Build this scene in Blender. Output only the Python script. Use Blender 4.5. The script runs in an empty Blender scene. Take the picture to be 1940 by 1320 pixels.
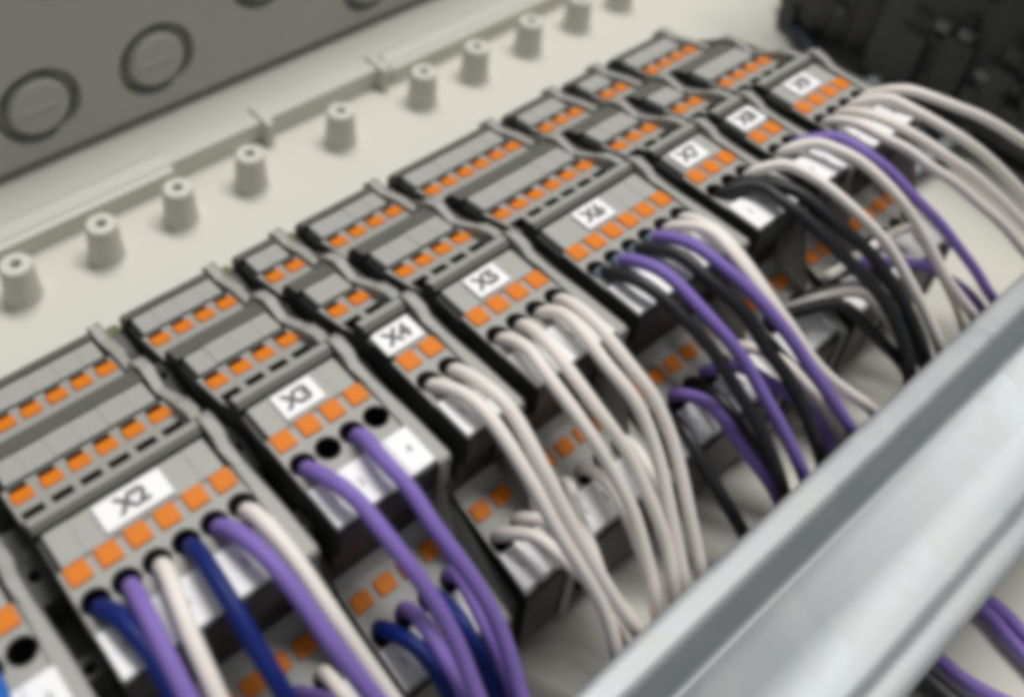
import bpy, bmesh, math, random
from mathutils import Vector, Matrix
random.seed(7)
S = 0.001                                   # all numbers below are millimetres
scene = bpy.context.scene
COL = scene.collection

# ------------------------------------------------------------------ camera
F_PX, PPX, PPY, IW, IH = 2065.76, 785.74, 307.66, 1940.0, 1320.0
CAM = Vector((-56.875, -89.045, 158.106))
W = Matrix(((0.7644660, -0.3997294, 0.5057748),
            (-0.6425676, -0.5356933, 0.5478500),
            (0.0519484, -0.7438072, -0.6663725)))   # rows: world axes seen in camera axes (right, down, forward)
cd = bpy.data.cameras.new('camera'); cam = bpy.data.objects.new('camera', cd); COL.objects.link(cam)
r, u, b = Vector(W.col[0]), -Vector(W.col[1]), -Vector(W.col[2])
M = Matrix((r, u, b)).transposed().to_4x4(); M.translation = CAM * S
cam.matrix_world = M
cd.sensor_width = 36.0; cd.sensor_fit = 'HORIZONTAL'; cd.lens = F_PX / IW * 36.0
cd.shift_x = (IW / 2 - PPX) / IW; cd.shift_y = -(IH / 2 - PPY) / IW
cd.clip_start = 0.01; cd.clip_end = 20
cd.dof.use_dof = True; cd.dof.focus_distance = 0.215; cd.dof.aperture_fstop = 10.0
scene.camera = cam

def ray(px):
    d = Vector((px[0] - PPX, px[1] - PPY, F_PX)); return W @ d
def on_z(px, z):
    d = ray(px); return CAM + d * ((z - CAM.z) / d.z)

# ------------------------------------------------------------------ light
world = bpy.data.worlds.new('World'); scene.world = world; world.use_nodes = True
bg = world.node_tree.nodes['Background']; bg.inputs[0].default_value = (0.86, 0.885, 0.90, 1); bg.inputs[1].default_value = 0.27
def area(name, loc, target, sx, sy, power, col):
    l = bpy.data.lights.new(name, 'AREA'); l.shape = 'RECTANGLE'; l.size = sx; l.size_y = sy; l.energy = power; l.color = col
    o = bpy.data.objects.new(name, l); COL.objects.link(o); o.location = loc
    o.rotation_euler = (Vector(target) - Vector(loc)).to_track_quat('-Z', 'Y').to_euler(); return o
area('ceiling_light', (0.40, 0.17, 1.2), (0.06, 0.0, -0.03), 1.0, 0.24, 16.6, (1.0, 0.972, 0.925))
scene.view_settings.view_transform = 'Standard'; scene.view_settings.look = 'None'
scene.view_settings.exposure = 0.0; scene.view_settings.gamma = 1.0
scene.render.engine = 'CYCLES'
scene.cycles.filter_width = 7.0             # the phone picture is soft all over
scene.cycles.max_bounces = 8

# ------------------------------------------------------------------ materials
def mat(name, col, rough=0.5, metal=0.0, var=0.06, nscale=900.0, bump=0.0, spec=0.5):
    m = bpy.data.materials.new(name); m.use_nodes = True; nt = m.node_tree; p = nt.nodes['Principled BSDF']
    tc = nt.nodes.new('ShaderNodeTexCoord'); n = nt.nodes.new('ShaderNodeTexNoise')
    n.inputs['Scale'].default_value = nscale; n.inputs['Detail'].default_value = 4
    nt.links.new(tc.outputs['Object'], n.inputs['Vector'])
    mx = nt.nodes.new('ShaderNodeMix'); mx.data_type = 'RGBA'
    mx.inputs[6].default_value = (*[max(0, c * (1 - var)) for c in col], 1)
    mx.inputs[7].default_value = (*[min(1, c * (1 + var)) for c in col], 1)
    nt.links.new(n.outputs['Fac'], mx.inputs[0]); nt.links.new(mx.outputs[2], p.inputs['Base Color'])
    mr = nt.nodes.new('ShaderNodeMapRange'); mr.inputs[3].default_value = max(0, rough - 0.07); mr.inputs[4].default_value = min(1, rough + 0.07)
    nt.links.new(n.outputs['Fac'], mr.inputs[0]); nt.links.new(mr.outputs[0], p.inputs['Roughness'])
    p.inputs['Metallic'].default_value = metal; p.inputs['Specular IOR Level'].default_value = spec
    if bump:
        bp = nt.nodes.new('ShaderNodeBump'); bp.inputs['Strength'].default_value = bump; bp.inputs['Distance'].default_value = 0.0002
        nt.links.new(n.outputs['Fac'], bp.inputs['Height']); nt.links.new(bp.outputs[0], p.inputs['Normal'])
    return m
MT = dict(
    grey=mat('grey_plastic', (0.335, 0.335, 0.315), 0.5, bump=0.15),
    strip=mat('pale_grey_plastic', (0.36, 0.365, 0.345), 0.55, bump=0.1),
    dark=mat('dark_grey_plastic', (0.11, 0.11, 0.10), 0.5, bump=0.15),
    black=mat('black_plastic', (0.012, 0.012, 0.012), 0.45),
    bracket=mat('bracket_plastic', (0.06, 0.062, 0.056), 0.55),
    orange=mat('orange_plastic', (0.70, 0.195, 0.010), 0.55, var=0.04, spec=0.25),
    white=mat('white_tag_plastic', (0.86, 0.865, 0.88), 0.5, var=0.02),
    ink=mat('print_ink', (0.10, 0.10, 0.11), 0.6),
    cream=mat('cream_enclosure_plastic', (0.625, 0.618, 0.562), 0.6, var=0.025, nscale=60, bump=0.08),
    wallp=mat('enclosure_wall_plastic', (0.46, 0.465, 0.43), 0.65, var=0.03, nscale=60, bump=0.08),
    green=mat('green_plastic', (0.115, 0.13, 0.045), 0.55),
    blue=mat('pale_blue_plastic', (0.20, 0.27, 0.33), 0.45),
    w_purple=mat('purple_wire', (0.225, 0.15, 0.485), 0.55, var=0.05, spec=0.3),
    w_navy=mat('navy_wire', (0.002, 0.014, 0.145), 0.5, spec=0.3),
    w_white=mat('white_wire', (0.82, 0.765, 0.725), 0.52, var=0.03),
    w_blue=mat('bright_blue_wire', (0.01, 0.13, 0.5), 0.5),
    navycable=mat('navy_cable_jacket', (0.004, 0.008, 0.028), 0.5),
    w_black=mat('black_wire', (0.010, 0.011, 0.014), 0.45),
    module=mat('charcoal_module_plastic', (0.060, 0.060, 0.060), 0.6, var=0.3, nscale=120),
    clip=mat('grey_module_clip', (0.22, 0.22, 0.22), 0.5),
)
def zinc():
    m = bpy.data.materials.new('galvanised_steel'); m.use_nodes = True; nt = m.node_tree; p = nt.nodes['Principled BSDF']
    tc = nt.nodes.new('ShaderNodeTexCoord')
    v = nt.nodes.new('ShaderNodeTexVoronoi'); v.inputs['Scale'].default_value = 170
    n = nt.nodes.new('ShaderNodeTexNoise'); n.inputs['Scale'].default_value = 45; n.inputs['Detail'].default_value = 5
    nt.links.new(tc.outputs['Object'], n.inputs['Vector'])
    ad = nt.nodes.new('ShaderNodeVectorMath'); ad.operation = 'MULTIPLY_ADD'; ad.inputs[1].default_value = (0.012,) * 3
    nt.links.new(n.outputs['Color'], ad.inputs[0]); nt.links.new(tc.outputs['Object'], ad.inputs[2]); nt.links.new(ad.outputs[0], v.inputs['Vector'])
    cr = nt.nodes.new('ShaderNodeValToRGB'); cr.color_ramp.elements[0].color = (0.345, 0.38, 0.415, 1); cr.color_ramp.elements[1].color = (0.475, 0.485, 0.485, 1)
    sp = nt.nodes.new('ShaderNodeSeparateColor'); nt.links.new(v.outputs['Color'], sp.inputs[0])
    mx = nt.nodes.new('ShaderNodeMath'); mx.operation = 'ADD'; mx.use_clamp = True
    ml = nt.nodes.new('ShaderNodeMath'); ml.operation = 'MULTIPLY'; ml.inputs[1].default_value = 0.45
    nt.links.new(sp.outputs[0], ml.inputs[0]); nt.links.new(ml.outputs[0], mx.inputs[0])
    m2 = nt.nodes.new('ShaderNodeMath'); m2.operation = 'MULTIPLY'; m2.inputs[1].default_value = 0.55
    nt.links.new(n.outputs['Fac'], m2.inputs[0]); nt.links.new(m2.outputs[0], mx.inputs[1])
    nt.links.new(mx.outputs[0], cr.inputs[0]); nt.links.new(cr.outputs[0], p.inputs['Base Color'])
    mr = nt.nodes.new('ShaderNodeMapRange'); mr.inputs[3].default_value = 0.48; mr.inputs[4].default_value = 0.62
    nt.links.new(mx.outputs[0], mr.inputs[0]); nt.links.new(mr.outputs[0], p.inputs['Roughness'])
    p.inputs['Metallic'].default_value = 0.42
    return m
MT['zinc'] = zinc()

# ------------------------------------------------------------------ mesh helpers
def link(name, me, parent=None, mats=()):
    o = bpy.data.objects.new(name, me); COL.objects.link(o)
    for m in mats:
        if isinstance(me, bpy.types.Mesh) and m.name not in [x.name for x in me.materials if x]: me.materials.append(m)
    if parent: o.parent = parent
    return o
def to_mesh(name, bm, mats, smooth=False):
    me = bpy.data.meshes.new(name); bmesh.ops.recalc_face_normals(bm, faces=bm.faces)
    for f in bm.faces: f.smooth = smooth
    bm.to_mesh(me); bm.free()
    for m in mats: me.materials.append(m)
    return me
def add_box(bm, x0, x1, y0, y1, z0, z1, mi=0):
    n0 = len(bm.faces)
    v = [bm.verts.new((x * S, y * S, z * S)) for x in (x0, x1) for y in (y0, y1) for z in (z0, z1)]
    for q in ((0, 1, 3, 2), (4, 6, 7, 5), (0, 4, 5, 1), (2, 3, 7, 6), (0, 2, 6, 4), (1, 5, 7, 3)):
        f = bm.faces.new([v[i] for i in q]); f.material_index = mi
    return v
def box_mesh(name, sx, sy, sz, m, bev=0.25, seg=2):
    """box centred in x,y standing on z=0, rounded edges"""
    bm = bmesh.new(); add_box(bm, -sx / 2, sx / 2, -sy / 2, sy / 2, 0, sz)
    if bev: bmesh.ops.bevel(bm, geom=list(bm.edges), offset=bev * S, segments=seg, affect='EDGES', profile=0.6)
    return to_mesh(name, bm, [m])
def prism(bm, prof, x0, x1, mats=None, cap=0):
    """closed (y,z) outline pushed along x; mats[i] = material of the wall from point i to i+1"""
    n = len(prof)
    a = [bm.verts.new((x0 * S, y * S, z * S)) for y, z in prof]; c = [bm.verts.new((x1 * S, y * S, z * S)) for y, z in prof]
    for i in range(n):
        f = bm.faces.new((a[i], a[(i + 1) % n], c[(i + 1) % n], c[i])); f.material_index = mats[i] if mats else 0
    caps = [bm.faces.new(a), bm.faces.new(c[::-1])]
    for f in caps: f.material_index = cap
    bmesh.ops.triangulate(bm, faces=caps, quad_method='FIXED', ngon_method='EAR_CLIP')
def add_cyl(bm, c, r0, r1, h, seg=20, mi=0, axis=Vector((0, 0, 1)), cap=True):
    q = axis.to_track_quat('Z', 'Y').to_matrix()
    A, B = [], []
    for i in range(seg):
        t = 2 * math.pi * i / seg; d = Vector((math.cos(t), math.sin(t), 0))
        A.append(bm.verts.new((Vector(c) + q @ (d * r0)) * S)); B.append(bm.verts.new((Vector(c) + q @ (d * r1 + Vector((0, 0, h)))) * S))
    for i in range(seg):
        f = bm.faces.new((A[i], A[(i + 1) % seg], B[(i + 1) % seg], B[i])); f.material_index = mi; f.smooth = True
    if cap:
        bm.faces.new(A[::-1]).material_index = mi; bm.faces.new(B).material_index = mi
def boolean(me, cut_me):
    a = bpy.data.objects.new('tmp_a', me); c = bpy.data.objects.new('tmp_c', cut_me); COL.objects.link(a); COL.objects.link(c)
    md = a.modifiers.new('b', 'BOOLEAN'); md.object = c; md.operation = 'DIFFERENCE'; md.solver = 'EXACT'; md.use_self = True
    me.transform(Matrix.Scale(1000, 4)); cut_me.transform(Matrix.Scale(1000, 4))
    if hasattr(md, 'material_mode'): md.material_mode = 'INDEX'
    dg = bpy.context.evaluated_depsgraph_get(); dg.update()
    out = bpy.data.meshes.new_from_object(a.evaluated_get(dg)); out.name = me.name; out.transform(Matrix.Scale(0.001, 4))
    bpy.data.objects.remove(a); bpy.data.objects.remove(c)
    return out
def empty(name, loc=(0, 0, 0)):
    o = bpy.data.objects.new(name, None); o.empty_display_size = 0.005; COL.objects.link(o); o.location = Vector(loc) * S; return o
def tag(o, label, cat, group=None):
    o['label'] = label; o['category'] = cat
    if group: o['group'] = group
    return o
def tube(name, pts, rad, m, sides=12):
    """swept round wire through pts (mm)"""
    P = [Vector(p) for p in pts]; path = []
    ext = [P[0] * 2 - P[1]] + P + [P[-1] * 2 - P[-2]]
    for i in range(1, len(ext) - 2):
        p0, p1, p2, p3 = ext[i - 1:i + 3]
        for k in range(5):
            t = k / 5.0
            path.append(0.5 * ((2 * p1) + (p2 - p0) * t + (2 * p0 - 5 * p1 + 4 * p2 - p3) * t * t + (3 * p1 - p0 - 3 * p2 + p3) * t ** 3))
    path.append(P[-1])
    for _ in range(3):
        path = [path[0]] + [(path[i - 1] + path[i] * 2 + path[i + 1]) / 4 for i in range(1, len(path) - 1)] + [path[-1]]
    bm = bmesh.new(); rings = []; up = Vector((1, 0, 0.2))
    for i, p in enumerate(path):
        d = (path[min(i + 1, len(path) - 1)] - path[max(i - 1, 0)]).normalized()
        s = d.cross(up).normalized(); up = s.cross(d).normalized()
        rings.append([bm.verts.new((p + (s * math.cos(2 * math.pi * k / sides) + up * math.sin(2 * math.pi * k / sides)) * rad) * S) for k in range(sides)])
    for a, c in zip(rings, rings[1:]):
        for k in range(sides): bm.faces.new((a[k], a[(k + 1) % sides], c[(k + 1) % sides], c[k]))
    bm.faces.new(rings[0][::-1]); bm.faces.new(rings[-1])
    return link(name, to_mesh(name, bm, [m], True))
_txt = {}
def text_mesh(s, size, bold=0.0):
    k = (s, size)
    if k not in _txt:
        cu = bpy.data.curves.new('t', 'FONT'); cu.body = s; cu.size = size * S; cu.align_x = 'CENTER'; cu.align_y = 'CENTER'; cu.offset = bold * S if bold else 0.0; cu.extrude = 0.00004; cu.resolution_u = 3
        o = bpy.data.objects.new('t', cu); COL.objects.link(o); dg = bpy.context.evaluated_depsgraph_get(); dg.update()
        me = bpy.data.meshes.new_from_object(o.evaluated_get(dg)); bpy.data.objects.remove(o)
        me.materials.clear(); me.materials.append(MT['ink']); me.name = 'lettering'; _txt[k] = me
    return _txt[k]

# ------------------------------------------------------------------ setting: enclosure
ZP = -53.0
bm = bmesh.new(); add_box(bm, -260, 620, -330, 146, ZP - 4, ZP)
panel = link('back_panel', to_mesh('back_panel', bm, [MT['cream']])); panel['kind'] = 'structure'; panel['label'] = 'cream plastic back of the enclosure'
# ledge along the wall, its raised strips and tabs
def part_prism(name, prof, x0, x1, m, parent, bev=0.0):
    bm = bmesh.new(); prism(bm, prof, x0, x1)
    if bev: bmesh.ops.bevel(bm, geom=[e for e in bm.edges if len(e.link_faces) == 2 and e.calc_face_angle(0) > 0.6], offset=bev * S, segments=2, affect='EDGES')
    return link(name, to_mesh(name, bm, [m]), parent)
part_prism('ledge', [(119.0, ZP + .01), (118.7, -46.0), (146, -46.0), (146, ZP + .01)], -255, 600, MT['cream'], panel, 0.5)
for x0, x1 in ((-250, 43), (121, 420)):
    part_prism('raised_strip', [(117.0, ZP + .02), (116.6, -46.9), (123.0, -44.7), (123.4, -45.9), (119.5, ZP + .02)], x0, x1, MT['cream'], panel, 0.3)
for x in (74.5, 117.5):
    bm = bmesh.new(); add_box(bm, x - .9, x + .9, 115.0, 125.5, ZP + .03, -44.8)
    link('locating_tab', to_mesh('locating_tab', bm, [MT['cream']]), panel)
# screw posts
bm = bmesh.new()
prof = [(5.6, 0), (4.9, .5), (4.65, 1.4), (3.95, 11.3), (3.6, 11.9), (1.5, 12.0), (1.35, 11.6), (1.1, 6)]
rings = [[bm.verts.new((rr * math.cos(2 * math.pi * k / 28) * S, rr * math.sin(2 * math.pi * k / 28) * S, zz * S)) for k in range(28)] for rr, zz in prof]
for a, c in zip(rings, rings[1:]):
    for k in range(28): bm.faces.new((a[k], a[(k + 1) % 28], c[(k + 1) % 28], c[k]))
bm.faces.new(rings[-1])
post_me = to_mesh('screw_post', bm, [MT['cream']], False)
for x in (-54, -31, -8.2, 14.6, 36.7, 59.3, 90.5, 122, 143.8, 167.7, 191, 212.6, 236):
    o = link('screw_post', post_me, panel); o.location = ((x + 1.1) * S, 104.6 * S, (ZP + .01) * S)
# side wall with knockouts
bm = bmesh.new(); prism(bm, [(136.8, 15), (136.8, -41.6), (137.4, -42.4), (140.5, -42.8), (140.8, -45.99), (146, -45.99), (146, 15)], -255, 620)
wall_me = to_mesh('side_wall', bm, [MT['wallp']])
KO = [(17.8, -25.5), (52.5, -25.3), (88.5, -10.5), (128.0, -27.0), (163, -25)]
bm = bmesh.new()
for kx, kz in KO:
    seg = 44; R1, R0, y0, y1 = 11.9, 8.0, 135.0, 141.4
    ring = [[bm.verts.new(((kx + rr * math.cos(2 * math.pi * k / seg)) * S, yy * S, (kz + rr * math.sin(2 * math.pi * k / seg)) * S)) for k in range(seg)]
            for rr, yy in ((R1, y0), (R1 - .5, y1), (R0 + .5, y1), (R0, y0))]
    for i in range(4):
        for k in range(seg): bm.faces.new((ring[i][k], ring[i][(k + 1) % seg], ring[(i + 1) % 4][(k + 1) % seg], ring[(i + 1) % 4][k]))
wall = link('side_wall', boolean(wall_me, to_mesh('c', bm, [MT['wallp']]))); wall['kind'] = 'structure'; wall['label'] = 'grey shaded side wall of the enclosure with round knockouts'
bm = bmesh.new()
add_cyl(bm, (0, 0, 0), 7.6, 7.4, 0.5, 40, axis=Vector((0, -1, 0))); add_box(bm, -5.2, 5.2, -.9, -.1, -.5, .5)
ko_me = to_mesh('knockout_disc', bm, [MT['wallp']])
for kx, kz in KO:
    o = link('knockout_disc', ko_me, wall); o.location = (kx * S, 136.85 * S, kz * S)

# ------------------------------------------------------------------ mounting rail under the blocks, empty rail in front
def din_rail(name, yc, ztop, x0, x1, depth, flange, lean):
    t = 1.1; w = 17.5; fi = yc + w - flange; fn = yc - w + flange - 1.2; zb = ztop - depth
    top = [(yc + w, ztop - 1.3), (yc + w - .3, ztop - .6), (yc + w - 1.0, ztop - .15), (yc + w - 1.8, ztop), (yc + w - 2.1, ztop + .01), (fi + 1.7, ztop + .12), (fi + 1.4, ztop + .11), (fi + .55, ztop - .15), (fi, ztop - 1.0),
           (fi - lean * .04, ztop - 1.6), (fi - lean * .88, zb + t + 1.5), (fi - lean * .91, zb + t + 1.2), (fi - lean, zb + t + .45), (fi - lean - .35, zb + t + .08), (fi - lean - .9, zb + t), (fi - lean - 1.2, zb + t),
           (fn + 2.4 + lean * .3, zb + t), (fn + 2.0 + lean * .3, zb + t), (fn + .9 + lean * .3, zb + t + .1), (fn + lean * .3, zb + t + .8), (fn, ztop - 1.0), (fn - .5, ztop - .3), (fn - 1.3, ztop), (yc - w + 1.2, ztop - .05), (yc - w + .35, ztop - .5), (yc - w, ztop - 1.4)]
    bot = []
    for i, (y, z) in enumerate(top):
        a_, c_ = top[max(i - 1, 0)], top[min(i + 1, len(top) - 1)]; d_ = Vector((c_[0] - a_[0], c_[1] - a_[1])).normalized()
        bot.append((y - d_.y * t, z + d_.x * t))          # sheet thickness, measured square to the folded steel
    bot.reverse()
    bm = bmesh.new(); prism(bm, top + bot, x0, x1)
    for f in bm.faces: f.smooth = True
    me = bpy.data.meshes.new(name); bmesh.ops.recalc_face_normals(bm, faces=bm.faces)
    for f in bm.faces: f.smooth = abs(f.normal.x) < .5
    for e in bm.edges:
        if any(not f.smooth for f in e.link_faces): e.smooth = False
    bm.to_mesh(me); bm.free(); me.materials.append(MT['zinc']); return me
mr_ = empty('mounting_rail', (100, 5, ZP)); tag(mr_, 'steel top-hat rail carrying all the terminal blocks, its bare end past block X9', 'rail')
def child(name, me, parent):
    o = link(name, me); o.parent = parent; o.matrix_parent_inverse = Matrix.Translation(-parent.location); return o
child('rail_profile', din_rail('rail_profile', 5.5, -45.2, -250, 248, 7.6, 5.5, 0.6), mr_)
er = empty('empty_rail', (100, -72, ZP)); tag(er, 'bare galvanised steel top-hat rail with nothing mounted, crossing over the wire ends', 'rail')
child('rail_profile', din_rail('rail_profile', -72.3, -22.0, -250, 420, 13.6, 6.2, 2.4), er)
for x in (-150, 60, 330):
    bm = bmesh.new(); add_cyl(bm, (x, -74, ZP), 5, 5, -36.8 - ZP, 6)
    child('standoff', to_mesh('standoff', bm, [MT['zinc']]), er)

# ------------------------------------------------------------------ terminal modules
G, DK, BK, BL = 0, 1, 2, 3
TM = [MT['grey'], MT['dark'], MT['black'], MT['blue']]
pts = [((56.5, -44), BK), ((56.5, -19.5), DK), ((55.2, -17.2), DK), ((52.8, -16.4), BK), ((52.6, -18.2), BK), ((46.5, -17.5), BK), ((46.3, -15.8), G),  # marker channel walls and floors are black, standing in for shadow in the gaps
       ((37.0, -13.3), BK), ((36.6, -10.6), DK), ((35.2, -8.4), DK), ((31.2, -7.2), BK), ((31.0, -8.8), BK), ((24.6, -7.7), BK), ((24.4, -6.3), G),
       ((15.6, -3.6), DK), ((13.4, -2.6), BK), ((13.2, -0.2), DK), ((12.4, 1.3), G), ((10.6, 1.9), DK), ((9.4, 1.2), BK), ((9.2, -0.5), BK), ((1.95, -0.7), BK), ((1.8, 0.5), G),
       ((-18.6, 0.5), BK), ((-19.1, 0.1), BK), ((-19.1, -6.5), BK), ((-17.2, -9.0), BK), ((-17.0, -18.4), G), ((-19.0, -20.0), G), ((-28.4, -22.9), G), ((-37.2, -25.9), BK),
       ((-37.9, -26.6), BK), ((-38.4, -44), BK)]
bm = bmesh.new(); prism(bm, [p for p, _ in pts], -2.545, 2.545, [m for _, m in pts], BK)
house = to_mesh('terminal_module', bm, TM)

bm = bmesh.new()
add_cyl(bm, (0, -5.5, -7), 2.1, 2.42, 9.0, 24, BK)                                     # top wire entry
add_cyl(bm, (0, -25.6, -30), 2.1, 2.38, 12.0, 20, BK, axis=Vector((0, -0.3, 0.95)))    # lower wire entry
add_box(bm, -1.55, 1.55, 44.3, 46.1, -19, -12, BK); add_box(bm, -1.55, 1.55, 22.2, 24.2, -10, -2, BK)
add_box(bm, -1.9, 1.9, 13.7, 17.5, -8, 0, BK)
house = boolean(house, to_mesh('c', bm, TM))
bm = bmesh.new(); bm.from_mesh(house)                                                   # fresh end faces after the cut
bmesh.ops.delete(bm, geom=[f for f in bm.faces if abs(f.normal.x) > .9 and abs(abs(f.calc_center_median().x / S) - 2.545) < .01], context='FACES')
from mathutils.geometry import tessellate_polygon
for sx in (-2.545, 2.545):
    vs = [bm.verts.new((sx * S, y * S, z * S)) for (y, z), _ in pts]
    for tri in tessellate_polygon([[Vector((y, z, 0)) for (y, z), _ in pts]]): bm.faces.new([vs[i] for i in tri])
bmesh.ops.remove_doubles(bm, verts=bm.verts, dist=2e-6)
bm.to_mesh(house); bm.free()
house.materials.clear()
for m in TM: house.materials.append(m)
for f in house.polygons:                                                                # outline faces keep their plastic, everything cut is black
    c = f.center / S; f.material_index = BK
    if abs(f.normal.x) < .5:
        for (p, mi), (q, _) in zip(pts, pts[1:]):
            a, d = Vector(p), Vector(q) - Vector(p); w_ = Vector((c.y, c.z)) - a; t_ = w_.dot(d) / d.length_squared
            if -.01 < t_ < 1.01 and (w_ - d * t_).length < .02: f.material_index = mi
btn_c = box_mesh('release_button', 3.7, 3.7, 1.5, MT['orange'], 0.35)
btn_s = box_mesh('release_button', 3.7, 3.1, 1.6, MT['orange'], 0.35)
car_a = box_mesh('marker_carrier', 5.09, 5.3, 1.7, MT['strip'], 0.12)
car_b = box_mesh('marker_carrier', 5.09, 5.7, 1.7, MT['strip'], 0.12)
car_c = box_mesh('marker_carrier', 5.09, 6.9, 1.6, MT['strip'], 0.12)
tag_c = box_mesh('marker_tag', 5.0, 8.1, 0.9, MT['white'], 0.18)
tag_d = box_mesh('marker_tag', 5.0, 7.4, 0.9, MT['white'], 0.18)
ep = [(57, -44), (57, -18), (55, -15.9), (51, -16.2), (45, -14.3), (38.9, -12.6), (37.6, -9.2), (35.2, -7.0), (32.6, -6.4), (27.3, -6.9), (22.6, -4.9), (18.8, -1.8), (16, -1.1), (13.4, -.5), (12.2, 1.9),
      (10.3, 3.0), (7.6, 2.2), (5, 1.3), (1, 1.05), (-10, 1.1), (-19.0, 1.2), (-19.5, .8), (-19.5, -6.4), (-17.6, -9), (-17.4, -17.6), (-19.4, -19.4), (-28, -22.2), (-37.6, -25.4), (-38.4, -26.2), (-38.9, -44)]
bm = bmesh.new(); prism(bm, ep, 0.05, 2.1)
bmesh.ops.bevel(bm, geom=[e for e in bm.edges if len(e.link_faces) == 2 and e.calc_face_angle(0) > 1.2 and abs(e.verts[0].co.x - e.verts[1].co.x) < 1e-5], offset=0.25 * S, segments=2, affect='EDGES')
for f in bm.faces:
    c = f.calc_center_median() / S
    if c.y < -17.1 and c.z < 0.6 and not (-37.9 < c.y and f.normal.z > .5): f.material_index = 0
end_me = to_mesh('end_plate', bm, [MT['grey']])

XG = {1: -59.1, 2: -37.4, 3: 0.0, 4: 27.36, 5: 44.26, 6: 71.41, 7: 108.97, 8: 131.24, 9: 149.08}
NP = {1: 3, 2: 6, 3: 4, 4: 2, 5: 4, 6: 6, 7: 3, 8: 2, 9: 4}
LBL = {2: (-25.1, 11.9), 3: (6.7, 8.2), 4: (29.0, 8.6), 5: (51.2, 8.0), 6: (81.6, 8.2), 7: (112.6, 8.2), 8: (133.6, 8.4), 9: (155.5, 8.6)}
PITCH = 5.1
WORDS = {1: 'three-pole', 2: 'six-pole', 3: 'four-pole', 4: 'two-pole', 5: 'four-pole', 6: 'six-pole', 7: 'three-pole', 8: 'two-pole', 9: 'four-pole'}
WIRED = {1: 'with bare white tags, its left part out of view', 2: 'with navy, purple and white wires', 3: 'with two purple wires and two open holes', 4: 'with two white wires', 5: 'with four white wires',
         6: 'with black, purple and white wires', 7: 'with two black wires and a white one', 8: 'with a white and a purple wire', 9: 'with four white wires'}
def put(name, me, parent, x, y, z, rx=0.0):
    o = link(name, me); o.parent = parent; o.location = (x * S, y * S, z * S); o.rotation_euler = (rx, 0, 0); return o
sA, sD = math.atan2(-1.8, 6.6), math.atan2(2.9, 9.4)
for g in XG:
    root = empty('terminal_block', (XG[g], 8, -44))
    tag(root, ('grey %s terminal block marked X%d, %s' % (WORDS[g], g, WIRED[g])) if g > 1 else 'grey terminal block before block X2, with an empty top hole', 'terminal block', 'terminal blocks lined up on the mounting rail')
    for i in range(NP[g]):
        x = i * PITCH; j = lambda a=.06: random.uniform(-a, a)
        m = put('terminal_module', house, root, x, -8, 44 + j(.05))
        put('release_button', btn_s, m, j(), 42.7, -15.9 + j(), -0.26)
        put('release_button', btn_s, m, j(), 20.7, -6.35 + j(), -0.30)
        put('release_button', btn_c, m, j(), 0.0 + j(), -0.45 + j(), 0)
        put('release_button', btn_s, m, j(), -21.6, -21.8 + j(), 0.30)
        put('marker_carrier', car_a, m, 0, 49.5, -17.75 + j(.1), -0.11)
        put('marker_carrier', car_b, m, 0, 27.6, -8.1 + j(.1), -0.15)
        put('marker_carrier', car_c, m, 0, 5.35, -.62 + j(.1), 0)
        for o in m.children:
            if o.name.startswith('marker_carrier'):
                lo, hi = (-2.545 + (1.0 if i == 0 else 0)), (2.545 - (1.1 if i == NP[g] - 1 else 0))
                o.scale.x = (hi - lo) / 5.09; o.location.x = (hi + lo) / 2 * S
        t = put('marker_tag', tag_c, root, x + j(), -14.4 - 8, 0.35 + 44 + j(.1), 0)
        nm = put('number', text_mesh(str(i + 1), 2.3), t, 0.1, 0.1, 0.93)
        t = put('marker_tag', tag_d, root, x + j(), -33.0 - 8, -24.7 + 44, sD)
        nm = put('number', text_mesh(str(i + 1), 2.3), t, 0.1, 0.1, 0.93)
    put('end_plate', end_me, root, (NP[g] - .5) * PITCH, -8, 44)
    if g in LBL:
        lx, lw = LBL[g]
        lm = box_mesh('group_label', lw, 5.5, 0.55, MT['white'], 0.18)
        l = put('group_label', lm, root, lx - XG[g], 5.3 - 8, 1.05 + 44)
        put('lettering', text_mesh('X%d' % g, 4.3, 0.22), l, 0.0, 0.0, 0.58)

# end brackets in the gaps
bp = [(57, -44), (57, -24), (54, -22), (46, -23.5), (40, -24), (39, -17), (34, -14.5), (27, -16), (24, -19), (20, -12), (14, -11), (13, -8.5), (8, -7), (3, -9), (2, -15), (-7, -14), (-8, -8.5), (-12, -8), (-13, -14), (-17, -15), (-18, -22), (-28, -27), (-36, -31), (-37, -44)]
bm = bmesh.new(); prism(bm, bp, -2.1, 2.1)
brk = to_mesh('bracket_body', bm, [MT['bracket']])
bm = bmesh.new()
for y, z in ((7.5, -20), (-10.2, -20), (34, -28)): add_cyl(bm, (0, y, z), 1.1, 1.1, 20, 14)
brk = boolean(brk, to_mesh('c', bm, [MT['black']])); brk.materials.append(MT['black']) if len(brk.materials) < 2 else None
gaps = []
gl = sorted(XG)
for a, c in zip(gl, gl[1:]):
    right = XG[a] + (NP[a] - .5) * PITCH + 2.1; left = XG[c] - 2.5
    gaps.append((a, c, (right + left) / 2))
gaps.append((9, None, XG[9] + 3.5 * PITCH + 4.6))
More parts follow.
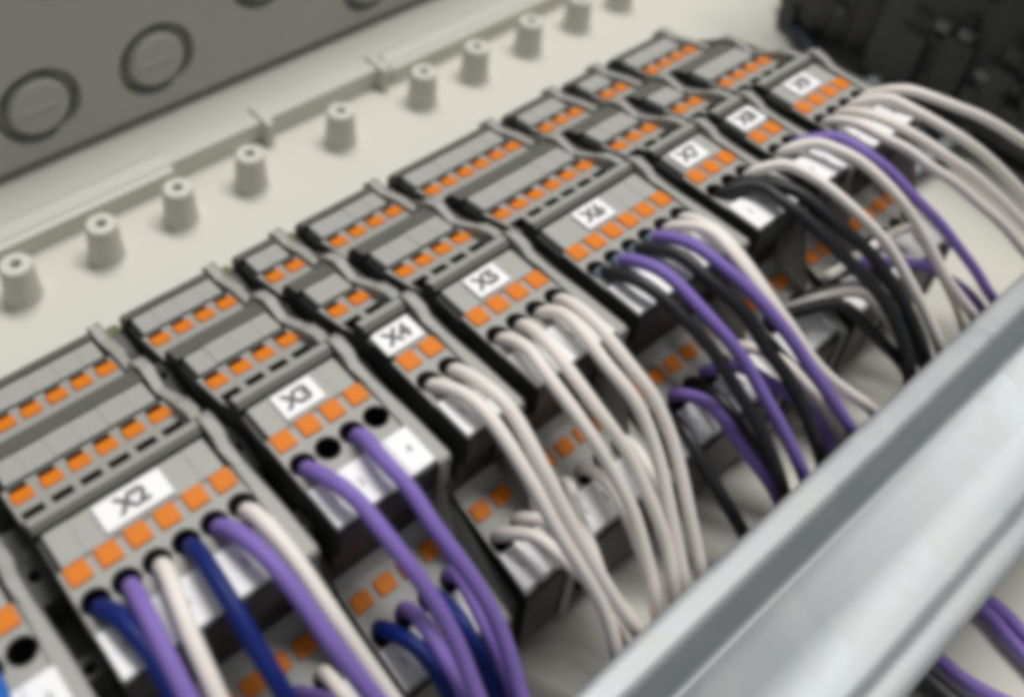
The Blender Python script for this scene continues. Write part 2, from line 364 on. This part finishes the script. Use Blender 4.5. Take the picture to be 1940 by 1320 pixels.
for a, c, x in gaps:
    e = empty('end_bracket', (x, 8, -44))
    tag(e, ('black end bracket filling the gap between the block before X2 and block X2' if a == 1 else 'black end bracket filling the gap between blocks X%d and X%d' % (a, c)) if c else 'black end bracket closing the row after block X9', 'end bracket', 'end brackets between the terminal blocks')
    put('bracket_body', brk, e, 0, -8, 45.5)
    if c in (3, 4, 5):
        bm = bmesh.new(); add_box(bm, -1.7, 1.7, -1.6, 1.6, 0, 6)
        bmesh.ops.bevel(bm, geom=list(bm.edges), offset=.4 * S, segments=2, affect='EDGES')
        put('green_tab', to_mesh('green_tab', bm, [MT['green']]), e, 0, 55.4 - 8, -26.5 + 44)

# ------------------------------------------------------------------ wires
SHC = [(-5.4, 0.0), (-7.0, 2.0), (-10, 3.7), (-15, 4.8), (-22, 3.6), (-30, -.6), (-38, -8.5), (-46, -17.5), (-54, -27.8), (-59, -38.6), (-64, -42.0), (-74, -45.5), (-95, -49)]
SHD = [(-26.0, -22), (-27.5, -20.4), (-31, -18.2), (-36, -17.8), (-42, -20.6), (-50, -27.5), (-55, -33.5), (-59, -39.4), (-64, -42.8), (-78, -46.5), (-95, -49)]
def sheet(tab, y):
    if y >= tab[0][0]: return tab[0][1]
    for (ya, za), (yb, zb) in zip(tab, tab[1:]):
        if y >= yb: return za + (zb - za) * (ya - y) / (ya - yb)
    return tab[-1][1]
def on_sheet(px, tab, h):
    """point of the viewing ray that lies on the curved surface the wires hang in"""
    d = ray(px); lo, hi = 0.0, 0.0
    f = lambda t: (CAM + d * t).z - sheet(tab, (CAM + d * t).y) - h * max(0, min(1, (-(CAM + d * t).y - 6) / 8))
    t = (CAM.z - 9 - h) / -d.z * .96; dt = .0004 * t * 10
    prev = t
    while f(t) > 0 and t < 1.0: prev = t; t += .0008
    lo, hi = prev, t
    for _ in range(30):
        m_ = (lo + hi) / 2
        if f(m_) > 0: lo = m_
        else: hi = m_
    return CAM + d * hi
def wire(g, pole, level, colour, px, h=0.0, rad=1.4, label=None):
    tab = SHC if level == 'C' else SHD
    x = XG[g] + pole * PITCH
    P = [Vector((x, -5.6, -6)), Vector((x, -6.2, -1.6)), Vector((x, -7.2, 1.3 + h * .3))] if level == 'C' else [Vector((x, -24.8, -28)), Vector((x, -26.4, -23.4)), Vector((x, -28.0, -20.6 + h * .3))]
    Q = [on_sheet(p, tab, h) for p in px]
    y0 = P[-1].y - 2.0
    Q = [q for q in Q if q.y < y0]
    Q2 = []
    for q in Q:
        if not Q2 or (q - Q2[-1]).length > 3.0: Q2.append(q)
    P += Q2
    a, c = P[-2], P[-1]; dx = max(-.5, min(.9, (c.x - a.x) / min(-.5, c.y - a.y))) 
    y = c.y
    while y > -76:
        y -= 7; P.append(Vector((c.x + dx * (y - c.y) * .9, y, min(sheet(tab, y) + h * .3, P[-1].z, -39.0 if y < -58 else 9))))
    m = MT['w_' + colour]
    o = tube('wire', P, rad, m)
    if g == 6 and level == 'C' and pole in (0, 1, 2, 3):
        c_ = tube('ferrule_collar', [P[0] + Vector((0, 0, 3)), P[1] + Vector((0, -.1, .6)), P[2] + Vector((0, -.2, -.2))], rad + .35, MT['blue']); c_.parent = o
    cn = {'navy': 'dark blue', 'purple': 'purple', 'white': 'off-white', 'black': 'black', 'blue': 'blue'}[colour]
    where = 'top row' if level == 'C' else 'lower row'
    n = {1: 'first', 2: 'second', 3: 'third', 4: 'fourth', 5: 'fifth', 6: 'sixth'}[pole + 1]
    tag(o, label or '%s wire from the %s hole in the %s of block X%d' % (cn, n, where, g), 'wire', 'wires looping from the blocks under the bare rail')
    return o
WIRES = [
 (2, 0, 'C', 'navy', [(218, 1162), (252, 1196), (282, 1232), (308, 1274), (330, 1320), (350, 1370)], -.6, 1.55),
 (2, 1, 'C', 'purple', [(262, 1132), (286, 1179), (310, 1230), (335, 1281), (354, 1319), (378, 1370)], 1.0, 1.45),
 (2, 2, 'C', 'white', [(316, 1084), (337, 1138), (361, 1203), (388, 1264), (412, 1319), (435, 1370)], .6, 1.4),
 (2, 3, 'C', 'navy', [(378, 1047), (415, 1104), (452, 1166), (486, 1227), (517, 1278), (541, 1319), (562, 1365)], .8, 1.5),
 (2, 4, 'C', 'purple', [(446, 1006), (493, 1043), (537, 1091), (585, 1155), (629, 1220), (680, 1285), (712, 1325), (745, 1370)], 1.2, 1.45),
 (2, 5, 'C', 'white', [(490, 979), (531, 1023), (565, 1067), (600, 1118), (640, 1178), (690, 1250), (740, 1320)], -.8, 1.4),
 (3, 0, 'C', 'purple', [(604, 885), (645, 920), (686, 957), (727, 1008), (761, 1052), (788, 1088), (832, 1153), (870, 1229), (900, 1309), (915, 1350)], .8, 1.4),
 (3, 2, 'C', 'purple', [(693, 831), (730, 875), (775, 923), (812, 981), (855, 1040), (900, 1104), (934, 1161), (961, 1229), (984, 1309), (995, 1350)], .8, 1.4),
 (4, 0, 'C', 'white', [(836, 718), (880, 746), (925, 787), (966, 845), (1013, 923), (1056, 1006), (1105, 1081), (1140, 1142), (1160, 1199), (1170, 1244), (1180, 1290)], 0, 1.3),
 (4, 1, 'C', 'white', [(874, 698), (925, 735), (972, 783), (1020, 870), (1066, 960), (1116, 1055), (1158, 1125), (1195, 1180), (1228, 1225)], 1.0, 1.3),
 (5, 0, 'C', 'white', [(959, 625), (1000, 659), (1034, 707), (1080, 768), (1120, 826), (1153, 880), (1187, 943), (1207, 993), (1232, 1085), (1242, 1140)], .3, 1.25),
 (5, 1, 'C', 'white', [(993, 605), (1034, 645), (1082, 707), (1128, 770), (1160, 813), (1195, 866), (1220, 920), (1244, 976), (1265, 1040), (1276, 1110)], .8, 1.25),
 (5, 2, 'C', 'white', [(1034, 570), (1068, 594), (1106, 632), (1148, 690), (1198, 750), (1226, 806), (1250, 876), (1268, 960), (1288, 1060), (1297, 1110)], .4, 1.25),
 (5, 3, 'C', 'white', [(1075, 564), (1119, 601), (1165, 656), (1205, 707), (1236, 748), (1266, 813), (1286, 880), (1303, 960), (1320, 1040), (1328, 1085)], 1.0, 1.25),
 (6, 0, 'C', 'black', [(1163, 509), (1209, 532), (1262, 570), (1315, 623), (1353, 668), (1395, 736), (1436, 804), (1463, 865), (1485, 930)], .2, 1.35),
 (6, 1, 'C', 'purple', [(1194, 482), (1239, 505), (1285, 539), (1330, 588), (1376, 638), (1410, 683), (1444, 744), (1474, 797), (1508, 865), (1530, 920)], 1.3, 1.35),
 (6, 2, 'C', 'black', [(1232, 460), (1285, 482), (1330, 520), (1376, 558), (1421, 604), (1451, 660), (1482, 698), (1516, 759), (1539, 816), (1560, 880)], .2, 1.45),
 (6, 3, 'C', 'purple', [(1258, 437), (1307, 460), (1360, 497), (1414, 543), (1459, 592), (1501, 645), (1535, 698), (1573, 751), (1614, 816), (1640, 850)], 1.5, 1.35),
 (6, 4, 'C', 'white', [(1292, 410), (1338, 433), (1383, 475), (1421, 524), (1459, 573), (1500, 626), (1535, 676), (1573, 718), (1618, 751), (1660, 785)], .6, 1.25),
 (6, 5, 'C', 'white', [(1315, 408), (1356, 436), (1396, 478), (1436, 532), (1476, 590), (1515, 645), (1550, 710), (1578, 770), (1600, 825)], -.6, 1.25),
 (7, 0, 'C', 'black', [(1386, 338), (1432, 349), (1485, 383), (1530, 417), (1576, 463), (1621, 508), (1667, 558), (1698, 611), (1716, 660), (1724, 715)], 0, 1.45),
 (7, 1, 'C', 'black', [(1432, 332), (1485, 353), (1538, 383), (1583, 425), (1636, 467), (1674, 512), (1708, 565), (1735, 622), (1750, 668), (1758, 700)], .4, 1.45),
 (7, 2, 'C', 'white', [(1439, 306), (1485, 311), (1545, 338), (1602, 383), (1651, 429), (1689, 474), (1723, 535), (1754, 592), (1784, 664)], 1.3, 1.25),
 (8, 0, 'C', 'white', [(1495, 273), (1542, 270), (1588, 284), (1628, 304), (1669, 339), (1706, 379), (1735, 420), (1761, 466), (1781, 506), (1799, 538), (1830, 580), (1848, 606)], .8, 1.25),
 (8, 1, 'C', 'purple', [(1536, 247), (1576, 258), (1617, 275), (1657, 301), (1692, 330), (1732, 374), (1778, 420), (1813, 466), (1848, 512), (1870, 550), (1888, 578)], .4, 1.25),
 (9, 0, 'C', 'white', [(1588, 223), (1628, 235), (1674, 261), (1721, 284), (1761, 316), (1807, 345), (1853, 385), (1900, 426), (1937, 472), (1960, 500)], .6, 1.25),
 (9, 1, 'C', 'white', [(1611, 206), (1651, 218), (1698, 238), (1750, 267), (1796, 299), (1842, 330), (1894, 377), (1940, 426), (1975, 465)], 1.0, 1.25),
 (9, 2, 'C', 'white', [(1634, 183), (1680, 186), (1726, 206), (1778, 235), (1825, 264), (1871, 299), (1917, 345), (1950, 385)], 1.6, 1.25),
 (9, 3, 'C', 'white', [(1657, 169), (1709, 169), (1761, 183), (1813, 203), (1859, 221), (1900, 244), (1940, 270), (1985, 300)], 2.2, 1.25),
 (2, 3, 'D', 'navy', [(545, 1310), (575, 1345), (600, 1390)], 0, 1.4),
 (2, 4, 'D', 'purple', [(590, 1300), (625, 1330), (650, 1375)], 0, 1.4),
 (2, 5, 'D', 'white', [(625, 1275), (652, 1318), (680, 1370)], 0, 1.3),
 (3, 0, 'D', 'navy', [(745, 1184), (783, 1218), (825, 1267), (847, 1305), (870, 1350)], 0, 1.45),
 (3, 1, 'D', 'purple', [(798, 1176), (836, 1233), (866, 1297), (880, 1350)], .8, 1.4),
 (3, 2, 'D', 'navy', [(836, 1123), (870, 1169), (893, 1210), (915, 1256), (935, 1300), (950, 1350)], -.6, 1.4),
 (3, 3, 'D', 'purple', [(878, 1100), (915, 1172), (946, 1237), (968, 1305), (978, 1350)], .6, 1.4),
 (4, 0, 'D', 'white', [(969, 994), (1010, 1013), (1056, 1047), (1097, 1085), (1139, 1112), (1181, 1153), (1218, 1195)], .3, 1.25),
 (4, 1, 'D', 'white', [(999, 968), (1037, 987), (1075, 1021), (1113, 1078), (1150, 1140), (1170, 1210)], 0, 1.25),
 (5, 0, 'D', 'white', [(1077, 920), (1090, 960), (1105, 1000), (1128, 1060), (1150, 1130)], -.8, 1.2),
 (5, 1, 'D', 'white', [(1130, 890), (1160, 920), (1180, 960), (1198, 1000), (1220, 1060), (1240, 1120)], 0, 1.2),
 (5, 3, 'D', 'white', [(1205, 850), (1228, 890), (1250, 950), (1272, 1030), (1290, 1100)], -.4, 1.2),
 (6, 0, 'D', 'black', [(1270, 775), (1300, 820), (1328, 875), (1373, 949), (1412, 1015)], -.8, 1.4),
 (6, 1, 'D', 'purple', [(1307, 736), (1345, 763), (1379, 808), (1412, 853), (1452, 905), (1475, 945)], 1.0, 1.35),
 (6, 2, 'D', 'black', [(1330, 721), (1368, 759), (1400, 805), (1440, 865), (1478, 930)], 0, 1.4),
 (6, 3, 'D', 'purple', [(1390, 692), (1436, 710), (1474, 734), (1510, 756), (1545, 790), (1570, 840)], 0, 1.35),
 (6, 5, 'D', 'white', [(1425, 652), (1470, 675), (1515, 715), (1560, 775), (1592, 830)], 0, 1.25),
 (7, 0, 'D', 'black', [(1538, 562), (1583, 573), (1629, 607), (1674, 652), (1716, 697)], 0, 1.4),
 (7, 1, 'D', 'white', [(1568, 539), (1614, 550), (1659, 577), (1690, 615), (1712, 660)], .4, 1.2),
 (7, 2, 'D', 'black', [(1590, 505), (1640, 540), (1690, 590), (1730, 650)], -.4, 1.4),
 (8, 0, 'D', 'white', [(1712, 430), (1744, 452), (1768, 487), (1790, 530), (1815, 580)], 0, 1.2),
 (8, 1, 'D', 'purple', [(1745, 500), (1778, 517), (1826, 548), (1862, 590)], 0, 1.25),
]
wire(1, 1, 'C', 'blue', [(-14, 1245), (-4, 1290), (2, 1330), (10, 1380)], h=0.6, rad=1.5, label='bright blue wire on the terminal block before block X2')
for wv in WIRES: wire(*wv[:5], h=wv[5], rad=wv[6])
for k, (pp, tail) in enumerate((([(1770, 1240), (1830, 1290), (1915, 1335), (2000, 1370)], 'beside the black sleeve'), ([(1860, 1150), (1900, 1195), (1950, 1250), (2000, 1310)], 'inner of the pair'), ([(1890, 1150), (1925, 1185), (1975, 1235), (2030, 1290)], 'outer of the pair'))):
    P = [on_z(p, ZP + 3.0) for p in pp]; P = [P[0] + Vector((-3, 22, 3))] + P
    tag(tube('wire', P, 1.4, MT['w_purple']), 'purple wire coming out from under the bare rail, ' + tail, 'wire', 'purple wires below the bare rail')
P = [on_z(p, ZP + 3.0) for p in ((1750, 1285), (1790, 1320), (1830, 1350))]
tag(tube('wire', [P[0] + Vector((-3, 20, 3))] + P, 2.4, MT['w_black']), 'thick black sleeve coming out from under the bare rail', 'wire')

# ------------------------------------------------------------------ dark module at the far end of the enclosure
cm = empty('control_module', (290, -30, ZP)); tag(cm, 'large charcoal control module with slots standing beyond block X9', 'control module')
def mbox(name, x0, x1, y0, y1, z0, z1, m, bev=0.8):
    bm = bmesh.new(); add_box(bm, x0, x1, y0, y1, z0, z1)
    if bev: bmesh.ops.bevel(bm, geom=list(bm.edges), offset=bev * S, segments=2, affect='EDGES')
    return child(name, to_mesh(name, bm, [m]), cm)
mbox('foot', 254, 400, -150, 24, ZP, -47, MT['black'], .4)  # recessed foot; its black stands for the shadow gap under the housing
mbox('housing', 250, 420, -152, 28, -47, 40, MT['module'], 1.5)
mbox('side_housing', 256, 420, 28.3, 64, ZP, 36, MT['module'], 1.5)
for k in range(7):
    y = 20 - k * 13.5
    mbox('raised_panel', 247.4, 250.2, y - 9.5, y, -44 + (k % 3) * 3, -24 + (k * 5 % 7), MT['module'], .6)
    mbox('slot', 249.4, 250.3, y - 7.0, y - 2, -19 + (k % 2) * 4, -16.4 + (k % 2) * 4, MT['black'], 0)
    mbox('slot', 249.4, 250.3, y - 8.5, y - 5, -8 + (k % 2) * 3, -1 + (k % 2) * 3, MT['black'], 0)
for y, z in ((3.0, -18), (-6, -27), (10, -19), (-20, -20)):
    mbox('clip', 246.6, 250.1, y - 4.2, y, z, z + 2.6, MT['clip'], .5)
rnd = random.Random(3)
for k in range(110):
    y, z = rnd.uniform(-110, 24), rnd.uniform(-44, 34); dy, dz = rnd.uniform(1.5, 6), rnd.uniform(1, 5)
    mbox('cover_piece', 250 - rnd.uniform(.8, 4.5), 250.4, y - dy, y, z, z + dz, MT[rnd.choice(['module', 'module', 'black', 'bracket', 'clip'])], .4)
for k in range(12):
    y, z = rnd.uniform(30, 58), rnd.uniform(-48, 20); dy, dz = rnd.uniform(2, 5), rnd.uniform(2, 7)
    mbox('cover_piece', 256 - rnd.uniform(.8, 3), 256.4, y, y + dy, z, z + dz, MT[rnd.choice(['module', 'black', 'bracket'])], .4)
for y in (31, 38, 45): mbox('slot', 255.4, 256.3, y, y + 4, -46, -20, MT['black'], 0)
cm.location.x -= 8 * S
P = [Vector(p) for p in ((262, 70, ZP + 6), (247, 55, ZP + 5), (240, 42, ZP + 4), (235, 31, ZP + 3), (232, 16, ZP + 3), (234, -6, ZP + 3))]
tag(tube('cable', P, 2.6, MT['navycable']), 'thick navy cable lying along the foot of the charcoal module', 'cable')
